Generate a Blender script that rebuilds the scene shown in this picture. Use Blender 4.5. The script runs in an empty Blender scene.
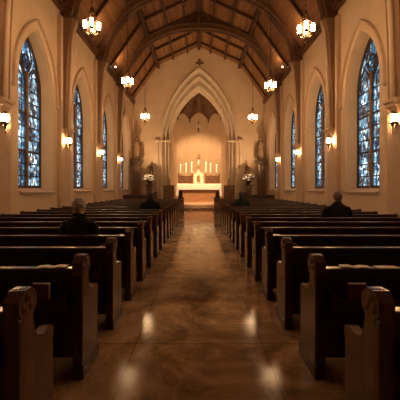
import bpy, bmesh, math, random
from mathutils import Vector, Matrix
random.seed(7)
PI = math.pi
SC = bpy.context.scene
COL = SC.collection
# ------------------------------------------------------------------ camera, world, exposure, large lights
H = 1.6
cam_d = bpy.data.cameras.new('camera'); cam = bpy.data.objects.new('camera', cam_d); COL.objects.link(cam)
cam.location = (0, 0, H); cam.rotation_euler = (PI/2, 0, 0)
cam_d.sensor_width = 36; cam_d.lens = 27.0
cam_d.shift_x = 0.0025; cam_d.shift_y = -0.02875
cam_d.clip_end = 200
SC.camera = cam
w = bpy.data.worlds.new('world'); SC.world = w; w.use_nodes = True
w.node_tree.nodes['Background'].inputs[0].default_value = (0.05, 0.09, 0.16, 1)
w.node_tree.nodes['Background'].inputs[1].default_value = 0.4
SC.view_settings.view_transform = 'Standard'; SC.view_settings.look = 'None'
SC.view_settings.exposure = 0.25; SC.view_settings.gamma = 1.0; SC.view_settings.use_curve_mapping = False
try:
    SC.cycles.use_denoising = True; SC.cycles.max_bounces = 8; SC.cycles.diffuse_bounces = 5
    SC.cycles.sample_clamp_indirect = 6.0
except Exception: pass
WARM = (1.0, 0.62, 0.32)
LANTERN_E, SCONCE_E, CANDLE_E, GLASS_E = 125.0, 260.0, 7.0, 1.35
def spot(name, loc, target, power, angle, size=0.12, col=WARM, blend=0.8):
    l = bpy.data.lights.new(name, 'SPOT'); l.energy = power; l.color = col; l.spot_size = math.radians(angle)
    l.spot_blend = blend; l.shadow_soft_size = size
    o = bpy.data.objects.new(name, l); COL.objects.link(o); o.location = loc
    o.rotation_euler = (Vector(target)-Vector(loc)).to_track_quat('-Z', 'Y').to_euler()
    return o
# lamps hidden behind the chancel arch that wash the apse, plus added fill spots
for s in (-1, 1):
    spot('apse_lamp', (s*2.3, 26.3, 6.6), (-s*0.2, 30, 4.4), 430, 72)
    spot('apse_floor_lamp', (s*2.2, 27.3, 0.9), (-s*0.1, 30.0, 4.5), 130, 90)
    spot('arch_fill', (s*4.3, 21.3, 1.3), (s*1.9, 25.0, 8.8), 850, 85, size=.06)  # added fill from the nave side to brighten the arch mouldings, no fixture
    spot('altar_fill', (s*1.8, 20.6, 9.6), (0, 26.0, 1.8), 4200, 30, blend=0.5)  # unseen spot added high in the nave to lift the altar front

# ------------------------------------------------------------------ materials
def mat(name):
    m = bpy.data.materials.new(name); m.use_nodes = True
    nt = m.node_tree; b = nt.nodes['Principled BSDF']
    return m, nt, b
def node(nt, t, **kw):
    n = nt.nodes.new(t)
    for k, v in kw.items(): setattr(n, k, v)
    return n
def ramp(nt, stops, interp='LINEAR'):
    r = nt.nodes.new('ShaderNodeValToRGB'); cr = r.color_ramp; cr.interpolation = interp
    while len(cr.elements) < len(stops): cr.elements.new(0.5)
    for e, (p, c) in zip(cr.elements, stops): e.position = p; e.color = (*c, 1)
    return r
def noise_mat(name, c1, c2, rough=0.6, scale=4, stretch=(1,1,1), metal=0, bump=0.0, detail=6, coat=0, rvar=0.0, dist=0.0, spec=None):
    m, nt, b = mat(name)
    tc = node(nt, 'ShaderNodeTexCoord'); mp = node(nt, 'ShaderNodeMapping'); mp.inputs['Scale'].default_value = stretch
    nz = node(nt, 'ShaderNodeTexNoise'); nz.inputs['Scale'].default_value = scale; nz.inputs['Detail'].default_value = detail
    nz.inputs['Distortion'].default_value = dist
    nt.links.new(tc.outputs['Object'], mp.inputs[0]); nt.links.new(mp.outputs[0], nz.inputs[0])
    r = ramp(nt, [(0.3, c1), (0.7, c2)]); nt.links.new(nz.outputs[0], r.inputs[0]); nt.links.new(r.outputs[0], b.inputs['Base Color'])
    b.inputs['Roughness'].default_value = rough; b.inputs['Metallic'].default_value = metal
    if coat: b.inputs['Coat Weight'].default_value = coat; b.inputs['Coat Roughness'].default_value = 0.18
    if spec is not None: b.inputs['Specular IOR Level'].default_value = spec
    if rvar:
        mr = node(nt, 'ShaderNodeMapRange'); mr.inputs[3].default_value = rough-rvar; mr.inputs[4].default_value = rough+rvar
        nt.links.new(nz.outputs[0], mr.inputs[0]); nt.links.new(mr.outputs[0], b.inputs['Roughness'])
    if bump:
        bp = node(nt, 'ShaderNodeBump'); bp.inputs['Strength'].default_value = bump; bp.inputs['Distance'].default_value = 0.02
        nt.links.new(nz.outputs[0], bp.inputs['Height']); nt.links.new(bp.outputs[0], b.inputs['Normal'])
    return m
def emis(name, col, strength):
    m, nt, b = mat(name); b.inputs['Base Color'].default_value = (*col, 1)
    b.inputs['Emission Color'].default_value = (*col, 1); b.inputs['Emission Strength'].default_value = strength
    b.inputs['Roughness'].default_value = 0.4
    return m
M = {}
M['plaster'] = noise_mat('cream_plaster', (.64,.465,.295), (.72,.535,.35), 0.85, 1.3, bump=0.08)
M['stone'] = noise_mat('tan_limestone', (.52,.36,.24), (.60,.42,.29), 0.75, 3, bump=0.1)
M['arch_stone'] = noise_mat('pale_limestone', (.62,.49,.34), (.70,.56,.40), 0.7, 2.5, bump=0.08)
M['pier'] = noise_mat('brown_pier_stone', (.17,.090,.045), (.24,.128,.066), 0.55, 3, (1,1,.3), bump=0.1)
M['wood_dark'] = noise_mat('dark_roof_timber', (.05,.022,.010), (.10,.045,.020), 0.5, 5, (1,1,.2), bump=0.2)
M['wood_rib'] = noise_mat('brown_arch_timber', (.085,.036,.016), (.15,.068,.030), 0.42, 4, (1,1,1), bump=0.15)
M['pew'] = noise_mat('dark_red_brown_pew_wood', (.028,.009,.005), (.056,.018,.008), 0.34, 6, (3,3,.35), coat=0.25, rvar=0.07, dist=1.0)
M['pew_end'] = noise_mat('varnished_oak_pew_end', (.062,.026,.009), (.110,.048,.016), 0.25, 5, (2.5,2.5,.3), coat=0.25, rvar=0.05, dist=.4, bump=0.03)
M['carved'] = noise_mat('carved_brown_oak', (.055,.022,.010), (.22,.10,.042), 0.5, 7, (1,1,.5), bump=0.6)
M['altar_wood'] = noise_mat('altar_front_oak', (.30,.145,.062), (.42,.21,.095), 0.45, 3, (.4,1,3), bump=0.1)
M['bronze'] = noise_mat('aged_bronze', (.10,.06,.03), (.20,.12,.055), 0.4, 20, metal=0.8)
M['iron'] = noise_mat('black_iron', (.012,.01,.008), (.03,.022,.016), 0.5, 20, metal=0.5)
M['lead'] = noise_mat('dark_window_bar', (.035,.028,.024), (.06,.045,.035), 0.6, 10)
M['brass'] = noise_mat('polished_brass', (.55,.36,.13), (.70,.47,.19), 0.28, 12, metal=1.0)
M['cloth'] = noise_mat('white_altar_linen', (.80,.73,.62), (.88,.81,.70), 0.85, 6, (1,1,.3))
M['wax'] = noise_mat('ivory_candle_wax', (.80,.68,.48), (.86,.75,.56), 0.5, 8)
M['white_marble'] = noise_mat('white_tabernacle_marble', (.70,.58,.42), (.82,.72,.56), 0.35, 6, dist=2)
M['gold'] = noise_mat('gilded_door', (.7,.42,.12), (.85,.55,.2), 0.3, 10, metal=1.0)
M['statue'] = noise_mat('weathered_tan_statue', (.27,.165,.09), (.36,.23,.13), 0.6, 7, bump=0.3)
M['paper'] = noise_mat('white_paper', (.70,.66,.60), (.78,.74,.68), 0.7, 20)
M['hymnal'] = noise_mat('dark_red_book_cloth', (.10,.015,.012), (.14,.025,.018), 0.6, 30)
M['kneeler'] = noise_mat('brown_vinyl_pad', (.09,.04,.025), (.12,.055,.035), 0.45, 12)
M['skin'] = noise_mat('skin', (.50,.29,.19), (.56,.34,.23), 0.55, 15)
M['grey_hair'] = noise_mat('grey_hair', (.16,.125,.09), (.55,.47,.37), 0.65, 40, (1,1,.4), bump=0.6)
M['brown_hair'] = noise_mat('greying_brown_hair', (.07,.05,.035), (.20,.15,.11), 0.6, 40, (1,1,.4), bump=0.6)
M['dark_hair'] = noise_mat('dark_hair', (.012,.009,.007), (.035,.025,.018), 0.55, 40, (1,1,.4), bump=0.6)
M['coat'] = noise_mat('black_wool_coat', (.006,.006,.006), (.014,.013,.012), 0.9, 30, bump=0.3, spec=0.2)
M['green_coat'] = noise_mat('dark_green_coat', (.010,.016,.010), (.022,.032,.02), 0.85, 30, bump=0.3, spec=0.2)
M['trousers'] = noise_mat('charcoal_trousers', (.012,.012,.014), (.02,.02,.023), 0.9, 30, spec=0.2)
M['shoe'] = noise_mat('black_leather', (.01,.008,.007), (.016,.013,.011), 0.35, 10)
M['eye'] = noise_mat('dark_eye', (.02,.015,.01), (.03,.02,.015), 0.2, 10)
M['petal'] = noise_mat('white_petal', (.80,.75,.68), (.88,.84,.78), 0.6, 10)
M['leaf'] = noise_mat('dark_green_leaf', (.02,.04,.015), (.045,.075,.025), 0.5, 10)
M['lamp_glass'] = emis('glowing_lantern_glass', (1.0, .61, .29), LANTERN_E)
M['sconce_glass'] = emis('glowing_sconce_glass', (1.0, .59, .27), SCONCE_E)
M['flame'] = emis('candle_flame', (1.0, .62, .25), 14)
M['downlight'] = emis('lit_spot_lens', (1.0, .75, .5), 6)
M['candle_glow'] = emis('lit_candle_wax', (1.0, .74, .42), 1.25)

def plank_mat(name, c1, c2, axis, pitch, rough=0.55):
    m, nt, b = mat(name)
    tc = node(nt, 'ShaderNodeTexCoord'); sp = node(nt, 'ShaderNodeSeparateXYZ'); nt.links.new(tc.outputs['Object'], sp.inputs[0])
    mul = node(nt, 'ShaderNodeMath', operation='MULTIPLY'); mul.inputs[1].default_value = 1/pitch
    nt.links.new(sp.outputs[axis], mul.inputs[0])
    fr = node(nt, 'ShaderNodeMath', operation='FRACT'); nt.links.new(mul.outputs[0], fr.inputs[0])
    fl = node(nt, 'ShaderNodeMath', operation='FLOOR'); nt.links.new(mul.outputs[0], fl.inputs[0])
    wn = node(nt, 'ShaderNodeTexWhiteNoise', noise_dimensions='1D'); nt.links.new(fl.outputs[0], wn.inputs['W'])
    nz = node(nt, 'ShaderNodeTexNoise'); nz.inputs['Scale'].default_value = 2.5; nz.inputs['Detail'].default_value = 6
    mp = node(nt, 'ShaderNodeMapping'); mp.inputs['Scale'].default_value = (4, .5, 4); nt.links.new(tc.outputs['Object'], mp.inputs[0]); nt.links.new(mp.outputs[0], nz.inputs[0])
    ad = node(nt, 'ShaderNodeMath', operation='ADD'); nt.links.new(nz.outputs[0], ad.inputs[0])
    m2 = node(nt, 'ShaderNodeMath', operation='MULTIPLY'); m2.inputs[1].default_value = 0.35; nt.links.new(wn.outputs[0], m2.inputs[0]); nt.links.new(m2.outputs[0], ad.inputs[1])
    r = ramp(nt, [(0.35, c1), (0.95, c2)]); nt.links.new(ad.outputs[0], r.inputs[0])
    gr = ramp(nt, [(0.0, (.25,.25,.25)), (0.07, (1,1,1))]); nt.links.new(fr.outputs[0], gr.inputs[0])
    mx = node(nt, 'ShaderNodeMix', data_type='RGBA', blend_type='MULTIPLY'); mx.inputs[0].default_value = 1
    nt.links.new(r.outputs[0], mx.inputs[6]); nt.links.new(gr.outputs[0], mx.inputs[7]); nt.links.new(mx.outputs[2], b.inputs['Base Color'])
    b.inputs['Roughness'].default_value = rough
    bp = node(nt, 'ShaderNodeBump'); bp.inputs['Strength'].default_value = 0.5; bp.inputs['Distance'].default_value = 0.02
    nt.links.new(gr.outputs[0], bp.inputs['Height']); nt.links.new(bp.outputs[0], b.inputs['Normal'])
    return m
M['ceiling'] = plank_mat('orange_brown_ceiling_boards', (.18,.080,.030), (.36,.17,.066), 0, 0.16)

def floor_mat():
    m, nt, b = mat('polished_marble_floor')
    tc = node(nt, 'ShaderNodeTexCoord')
    n1 = node(nt, 'ShaderNodeTexNoise'); n1.inputs['Scale'].default_value = 1.15; n1.inputs['Detail'].default_value = 9; n1.inputs['Distortion'].default_value = 1.8; n1.inputs['Roughness'].default_value = 0.62
    n2 = node(nt, 'ShaderNodeTexNoise'); n2.inputs['Scale'].default_value = 0.8; n2.inputs['Detail'].default_value = 9; n2.inputs['Distortion'].default_value = 2.2
    for n in (n1, n2): nt.links.new(tc.outputs['Object'], n.inputs[0])
    r1 = ramp(nt, [(0.28, (.12,.070,.036)), (0.46, (.37,.232,.130)), (0.56, (.52,.345,.200)), (0.72, (.72,.51,.32))]); nt.links.new(n1.outputs[0], r1.inputs[0])
    r2 = ramp(nt, [(0.40, (.72,.70,.68)), (0.49, (.80,.78,.75)), (0.505, (1.25,1.22,1.15)), (0.525, (.85,.82,.8)), (.62, (1,1,1))]); nt.links.new(n2.outputs[0], r2.inputs[0])
    mx = node(nt, 'ShaderNodeMix', data_type='RGBA', blend_type='MULTIPLY'); mx.inputs[0].default_value = .75
    nt.links.new(r1.outputs[0], mx.inputs[6]); nt.links.new(r2.outputs[0], mx.inputs[7])
    br = node(nt, 'ShaderNodeTexBrick'); br.offset = 0.0; br.inputs['Scale'].default_value = 1.0
    br.inputs['Color1'].default_value = (1,1,1,1); br.inputs['Color2'].default_value = (.66,.63,.60,1); br.inputs['Mortar'].default_value = (.45,.4,.36,1)
    br.inputs['Mortar Size'].default_value = 0.006; br.inputs['Brick Width'].default_value = 1.3; br.inputs['Row Height'].default_value = 1.15
    mp = node(nt, 'ShaderNodeMapping'); mp.inputs['Location'].default_value = (0.65, 0.35, 0); nt.links.new(tc.outputs['Object'], mp.inputs[0]); nt.links.new(mp.outputs[0], br.inputs[0])
    m2 = node(nt, 'ShaderNodeMix', data_type='RGBA', blend_type='MULTIPLY'); m2.inputs[0].default_value = 1.0
    nt.links.new(mx.outputs[2], m2.inputs[6]); nt.links.new(br.outputs[0], m2.inputs[7]); nt.links.new(m2.outputs[2], b.inputs['Base Color'])
    rr = ramp(nt, [(0.3, (.10,)*3), (0.7, (.19,)*3)]); nt.links.new(n1.outputs[0], rr.inputs[0]); nt.links.new(rr.outputs[0], b.inputs['Roughness'])
    b.inputs['Specular IOR Level'].default_value = 0.14
    n3 = node(nt, 'ShaderNodeTexNoise'); n3.inputs['Scale'].default_value = 3.0; n3.inputs['Detail'].default_value = 3
    nt.links.new(tc.outputs['Object'], n3.inputs[0])
    bp = node(nt, 'ShaderNodeBump'); bp.inputs['Strength'].default_value = 0.035; bp.inputs['Distance'].default_value = 0.01
    nt.links.new(n3.outputs[0], bp.inputs['Height']); nt.links.new(bp.outputs[0], b.inputs['Normal'])
    return m
M['floor'] = floor_mat()

def glass_mat():
    """stained glass lit by the dusk outside: lead-lined pieces in blues, teals and whites with a few ambers; UV = metres on the window"""
    m, nt, b = mat('stained_glass')
    uv = node(nt, 'ShaderNodeUVMap'); sp = node(nt, 'ShaderNodeSeparateXYZ'); nt.links.new(uv.outputs[0], sp.inputs[0])
    ab = node(nt, 'ShaderNodeMath', operation='ABSOLUTE'); nt.links.new(sp.outputs[0], ab.inputs[0])
    # position inside one light: 0 at its centre, 1 at its edge
    sb = node(nt, 'ShaderNodeMath', operation='SUBTRACT'); sb.inputs[1].default_value = 0.48; nt.links.new(ab.outputs[0], sb.inputs[0])
    a2 = node(nt, 'ShaderNodeMath', operation='ABSOLUTE'); nt.links.new(sb.outputs[0], a2.inputs[0])
    gt = node(nt, 'ShaderNodeMath', operation='GREATER_THAN'); gt.inputs[1].default_value = 0.27; nt.links.new(a2.outputs[0], gt.inputs[0])
    mp = node(nt, 'ShaderNodeMapping'); mp.inputs['Scale'].default_value = (11, 7.5, 1); nt.links.new(uv.outputs[0], mp.inputs[0])
    vo = node(nt, 'ShaderNodeTexVoronoi', feature='F1', voronoi_dimensions='2D'); vo.inputs['Scale'].default_value = 1.0
    ve = node(nt, 'ShaderNodeTexVoronoi', feature='DISTANCE_TO_EDGE', voronoi_dimensions='2D'); ve.inputs['Scale'].default_value = 1.0
    nt.links.new(mp.outputs[0], vo.inputs['Vector']); nt.links.new(mp.outputs[0], ve.inputs['Vector'])
    ss = node(nt, 'ShaderNodeSeparateColor'); nt.links.new(vo.outputs['Color'], ss.inputs[0])
    fig = ramp(nt, [(0.0,(.03,.05,.09)),(.17,(.16,.30,.42)),(.33,(.62,.84,.97)),(.50,(.05,.07,.10)),(.60,(.34,.62,.82)),(.72,(.20,.42,.55)),(.80,(.78,.92,.98)),(.90,(.30,.13,.07))], 'CONSTANT')
    bor = ramp(nt, [(0.0,(.05,.16,.32)),(.28,(.16,.42,.62)),(.52,(.62,.80,.90)),(.72,(.03,.08,.18)),(.9,(.12,.34,.44))], 'CONSTANT')
    nt.links.new(ss.outputs[0], fig.inputs[0]); nt.links.new(ss.outputs[1], bor.inputs[0])
    mx = node(nt, 'ShaderNodeMix', data_type='RGBA'); nt.links.new(gt.outputs[0], mx.inputs[0]); nt.links.new(fig.outputs[0], mx.inputs[6]); nt.links.new(bor.outputs[0], mx.inputs[7])
    # large scale variation from panel to panel
    nz = node(nt, 'ShaderNodeTexNoise', noise_dimensions='2D'); nz.inputs['Scale'].default_value = 1.6; nz.inputs['Detail'].default_value = 2; nt.links.new(uv.outputs[0], nz.inputs['Vector'])
    nr = ramp(nt, [(0.38,(.28,.28,.30)),(0.58,(1.1,1.1,1.1))]); nt.links.new(nz.outputs[0], nr.inputs[0])
    m1 = node(nt, 'ShaderNodeMix', data_type='RGBA', blend_type='MULTIPLY'); m1.inputs[0].default_value = 1; nt.links.new(mx.outputs[2], m1.inputs[6]); nt.links.new(nr.outputs[0], m1.inputs[7])
    ed = ramp(nt, [(0.04,(.02,.02,.02)),(0.09,(1,1,1))]); nt.links.new(ve.outputs['Distance'], ed.inputs[0])
    m3 = node(nt, 'ShaderNodeMix', data_type='RGBA', blend_type='MULTIPLY'); m3.inputs[0].default_value = 1; nt.links.new(m1.outputs[2], m3.inputs[6]); nt.links.new(ed.outputs[0], m3.inputs[7])
    b.inputs['Base Color'].default_value = (.02,.03,.04,1); b.inputs['Roughness'].default_value = 0.25
    nt.links.new(m3.outputs[2], b.inputs['Emission Color']); b.inputs['Emission Strength'].default_value = GLASS_E
    return m
M['glass'] = glass_mat()

# ------------------------------------------------------------------ mesh helpers
class MB:
    def __init__(s): s.bm = bmesh.new()
    def face(s, pts):
        try: return s.bm.faces.new([s.bm.verts.new(p) for p in pts])
        except ValueError: return None
    def box(s, x0, x1, y0, y1, z0, z1, bevel=0.0):
        v = [s.bm.verts.new(p) for p in ((x0,y0,z0),(x1,y0,z0),(x1,y1,z0),(x0,y1,z0),(x0,y0,z1),(x1,y0,z1),(x1,y1,z1),(x0,y1,z1))]
        fs = [s.bm.faces.new([v[i] for i in f]) for f in ((0,3,2,1),(4,5,6,7),(0,1,5,4),(1,2,6,5),(2,3,7,6),(3,0,4,7))]
        if bevel:
            es = list({e for f in fs for e in f.edges}); bmesh.ops.bevel(s.bm, geom=es, offset=bevel, segments=2, affect='EDGES', profile=0.5)
        return s
    def prism(s, poly, axis, a0, a1):
        """poly: 2D points in the two other axes (in x,y,z order); extruded along axis from a0 to a1"""
        def P(p, a):
            return {0:(a,p[0],p[1]), 1:(p[0],a,p[1]), 2:(p[0],p[1],a)}[axis]
        A = [s.bm.verts.new(P(p,a0)) for p in poly]; B = [s.bm.verts.new(P(p,a1)) for p in poly]
        s.bm.faces.new(A); s.bm.faces.new(B[::-1]); n = len(poly)
        for i in range(n): s.bm.faces.new((A[i], B[i], B[(i+1)%n], A[(i+1)%n]))
        return s
    def loft(s, rings, close=True, caps=True):
        R = [[s.bm.verts.new(p) for p in r] for r in rings]
        for a, b in zip(R, R[1:]):
            n = len(a)
            for i in range(n if close else n-1):
                j = (i+1) % n
                try: s.bm.faces.new((a[i], a[j], b[j], b[i]))
                except ValueError: pass
        if caps and close: s.bm.faces.new(R[0][::-1]); s.bm.faces.new(R[-1])
        return s
    def lathe(s, prof, c=(0,0,0), n=16):
        return s.loft([[(c[0]+max(r,1e-4)*math.cos(2*PI*i/n), c[1]+max(r,1e-4)*math.sin(2*PI*i/n), c[2]+z) for i in range(n)] for r, z in prof])
    def cyl(s, c, r, z0, z1, n=12, r2=None):
        return s.lathe([(r, z0), (r if r2 is None else r2, z1)], c, n)
    def tube(s, pts, r, n=8, r2=None, flat=1.0):
        pts = [Vector(p) for p in pts]; rings = []; L = len(pts); up = None
        for i, p in enumerate(pts):
            t = (pts[min(i+1, L-1)]-pts[max(i-1, 0)]).normalized()
            if up is None: up = t.orthogonal().normalized()
            up = (up - t*up.dot(t)).normalized(); sd = t.cross(up)
            rr = r[i] if isinstance(r, (list, tuple)) else (r if r2 is None else r+(r2-r)*i/(L-1))
            rings.append([tuple(p+up*math.cos(2*PI*k/n)*rr+sd*math.sin(2*PI*k/n)*rr*flat) for k in range(n)])
        return s.loft(rings)
    def ell(s, c, r, n=14, m=9, rot=None):
        R = []
        for j in range(m+1):
            th = PI*j/m
            ring = [Vector((r[0]*max(math.sin(th),.01)*math.cos(2*PI*i/n), r[1]*max(math.sin(th),.01)*math.sin(2*PI*i/n), r[2]*math.cos(th))) for i in range(n)]
            if rot: ring = [rot @ v for v in ring]
            R.append([tuple(Vector(c)+v) for v in ring])
        return s.loft(R)
    def build(s, name, m, parent=None, smooth=False, loc=None, bevel=0, recalc=True):
        if recalc: bmesh.ops.recalc_face_normals(s.bm, faces=s.bm.faces[:])
        me = bpy.data.meshes.new(name); s.bm.to_mesh(me); s.bm.free()
        me.materials.append(m)
        if smooth: me.polygons.foreach_set('use_smooth', [True]*len(me.polygons))
        o = bpy.data.objects.new(name, me); COL.objects.link(o)
        if parent: o.parent = parent
        if loc: o.location = loc
        if bevel:
            b = o.modifiers.new('b', 'BEVEL'); b.width = bevel; b.segments = 2; b.limit_method = 'ANGLE'; b.angle_limit = 0.6
        return o
def tag(o, label=None, cat=None, group=None, kind=None):
    if label: o['label'] = label
    if cat: o['category'] = cat
    if group: o['group'] = group
    if kind: o['kind'] = kind
    return o
def empty(name, loc=(0,0,0), rz=0, label=None, cat=None, group=None, kind=None):
    o = bpy.data.objects.new(name, None); COL.objects.link(o); o.location = loc; o.rotation_euler.z = rz
    o.empty_display_size = .2
    return tag(o, label, cat, group, kind)
def arch(hw, zs, rise, zb=None, n=14):
    """pointed arch outline from bottom left over the apex to bottom right, (u, z)"""
    R = (hw*hw+rise*rise)/(2*hw); cx = R-hw; a1 = math.atan2(rise, -cx)
    left = [(cx+R*math.cos(PI+(a1-PI)*i/n), zs+R*math.sin(PI+(a1-PI)*i/n)) for i in range(n+1)]
    left[-1] = (0, zs+rise)
    right = [(-u, z) for u, z in left[-2::-1]]
    pts = left+right
    if zb is not None: pts = [(-hw, zb)]+pts+[(hw, zb)]
    return pts

# ------------------------------------------------------------------ dimensions
W = 5.45; PZ0 = 8.02; BAY = 3.96; END = 24.8; BACK = -1.2
PIERS = [PZ0+BAY*k for k in (-2,-1,0,1,2,3)]           # 0.1 4.06 8.02 11.98 15.94 19.9
WINS = [PZ0+BAY*(k+.5)+.12 for k in (-1,0,1,2,3)]          # 6.04 10.0 13.96 17.92 21.88
WT = 8.75                                              # wall top
ROOF = [(0,13.35),(3.4,11.78),(5.55,8.7)]
ZS = 5.0

# ------------------------------------------------------------------ floor
f = MB(); f.face([(-5.9,BACK,0),(5.9,BACK,0),(5.9,END+6,0),(-5.9,END+6,0)]); tag(f.build('floor', M['floor'], recalc=False), kind='structure')

# ------------------------------------------------------------------ side walls with window openings
SILL_Z = 1.5; OW, OR = 1.07, 1.95
for side, nm in ((-1,'left'),(1,'right')):
    b = MB(); X = side*W
    def q(pts): b.face([(X, u, z) for u, z in pts])
    q([(BACK,0),(WINS[0]-BAY/2,0),(WINS[0]-BAY/2,WT),(BACK,WT)])
    for c in WINS:
        a, e = c-BAY/2, c+BAY/2
        q([(a,0),(e,0),(e,SILL_Z),(a,SILL_Z)])
        pts = arch(OW, ZS, OR); nL = len(pts)//2
        q([(a,SILL_Z),(c-OW,SILL_Z)]+[(c+u,z) for u,z in pts[:nL+1]]+[(c,WT),(a,WT)])
        q([(e,SILL_Z),(c+OW,SILL_Z)]+[(c+u,z) for u,z in pts[nL:][::-1]]+[(c,WT),(e,WT)])
    e = WINS[-1]+BAY/2
    q([(e,0),(END,0),(END,WT),(e,WT)])
    wall = b.build('wall_'+nm, M['plaster'], recalc=False); tag(wall, kind='structure')
    MB().box(min(X,X-side*.04), max(X,X-side*.04), BACK, END, 0, .32, .008).build('baseboard_'+nm, M['wood_rib']).__setitem__('kind','structure')
    # timber wall plate under the roof
    MB().box(min(X-side*.16,X+side*.1), max(X-side*.16,X+side*.1), BACK, END, 8.55, 8.8, .02).box(min(X-side*.22,X), max(X-side*.22,X), BACK, END, 8.72, 8.82, .01).build('trim_'+('1' if side<0 else '2'), M['wood_rib']).__setitem__('kind','structure')

# ------------------------------------------------------------------ windows
def build_window(side, yc, idx):
    root = empty('window_%d' % idx, (side*W, yc, 0)); root['kind'] = 'structure'
    S = lambda u, d, z: (side*d, u, z)                 # d > 0 goes out of the room
    # splayed reveal
    prof = [(0,OW,OR),(.05,OW-.01,OR-.02),(.08,1.03,1.90),(.38,.93,1.81),(.46,.92,1.80)]
    b = MB(); b.loft([[S(u,d,z) for u,z in arch(hw,ZS,rs,1.62 if d>.3 else SILL_Z)] for d,hw,rs in prof], close=False)
    b.build('reveal', M['plaster'], root, recalc=False)
    # hood mould ending in label stops
    ring = lambda hw, rs, d: [S(u,d,z) for u,z in arch(hw,ZS,rs,4.72)]
    b = MB(); b.loft([ring(1.31,2.21,0),ring(1.315,2.22,-.06),ring(1.345,2.26,-.085),ring(1.37,2.30,-.06),ring(1.385,2.32,0)], close=False)
    for s in (-1,1): b.ell(S(s*1.35,-.03,4.68), (.07,.07,.09), 10, 6)
    b.build('hood_mould', M['stone'], root)
    # sill: projecting stone slab and slope up to the glass
    b = MB(); b.loft([[S(u,d,z) for d,z in ((-.10,1.43),(-.11,1.49),(-.03,1.52),(.42,1.63),(.42,1.43))] for u in (-1.02,1.02)])
    b.build('sill', M['stone'], root)
    # glass
    b = MB(); bm = b.bm; uvl = bm.loops.layers.uv.new('UVMap')
    f = b.face([S(u,.42,z) for u,z in arch(.92,ZS,1.80,1.6)])
    for l in f.loops: l[uvl].uv = (l.vert.co.y, l.vert.co.z + idx*7.3)
    bmesh.ops.triangulate(bm, faces=[f])
    b.build('stained_glass', M['glass'], root, recalc=False)
    # frame along the edge
    b = MB(); o1 = arch(.925,ZS,1.805,1.6); o2 = arch(.85,ZS,1.69,1.68)
    b.loft([[S(u,.42,z) for u,z in o1],[S(u,.36,z) for u,z in o1],[S(u,.36,z) for u,z in o2],[S(u,.42,z) for u,z in o2]], close=False)
    b.box(*sorted((side*.36,side*.42)), -.90, .90, 1.6, 1.70)
    b.build('frame', M['lead'], root)
    # mullion and the tracery of two lancet heads, dagger lights and a small rosette
    b = MB(); b.box(*sorted((side*.32,side*.42)), -.06, .06, 1.62, 5.55, .01)
    b.build('mullion', M['pier'], root)
    b = MB()
    for s in (-1,1):
        b.tube([S(s*.45+u,.385,z) for u,z in arch(.40,5.0,.78,4.6,8)], .032, 6)
        b.tube([S(s*.475+u*.5,.385,z) for u,z in arch(.5,5.05,.42,None,6)], .018, 6)
        b.tube([S(s*(.02+.34*math.sin(t*PI)*(1-.3*t)),.385,5.45+1.22*t) for t in [i/8 for i in range(9)]], .028, 6)
    b.tube([S(.2*math.cos(a),.385,5.90+.24*math.sin(a)) for a in [2*PI*i/14 for i in range(15)]], .026, 6)
    for k in range(4): b.tube([S(.09*math.cos(k*PI/2)+.1*math.cos(a),.39,5.90+.11*math.sin(k*PI/2)+.1*math.sin(a)) for a in [2*PI*i/8 for i in range(9)]], .012, 5)
    b.tube([S(0,.385,6.14), S(0,.385,6.75)], .02, 6)
    b.build('tracery', M['lead'], root)
    # iron saddle bars
    b = MB(); z = 2.02
    k = 0
    while z < 5.2:
        r = .036 if abs(z-2.86) < .05 or abs(z-4.12) < .05 else .021
        b.box(*sorted((side*.375,side*.40)), -.89, .89, z-r, z+r); z += .42; k += 1
    for s in (-1,1):
        for u in (.26,.70):
            b.box(*sorted((side*.385,side*.40)), s*u-.009, s*u+.009, 1.68, 5.2)
    b.build('saddle_bars', M['lead'], root)
n = 0
for side in (-1,1):
    for c in WINS: n += 1; build_window(side, c, n)

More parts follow.
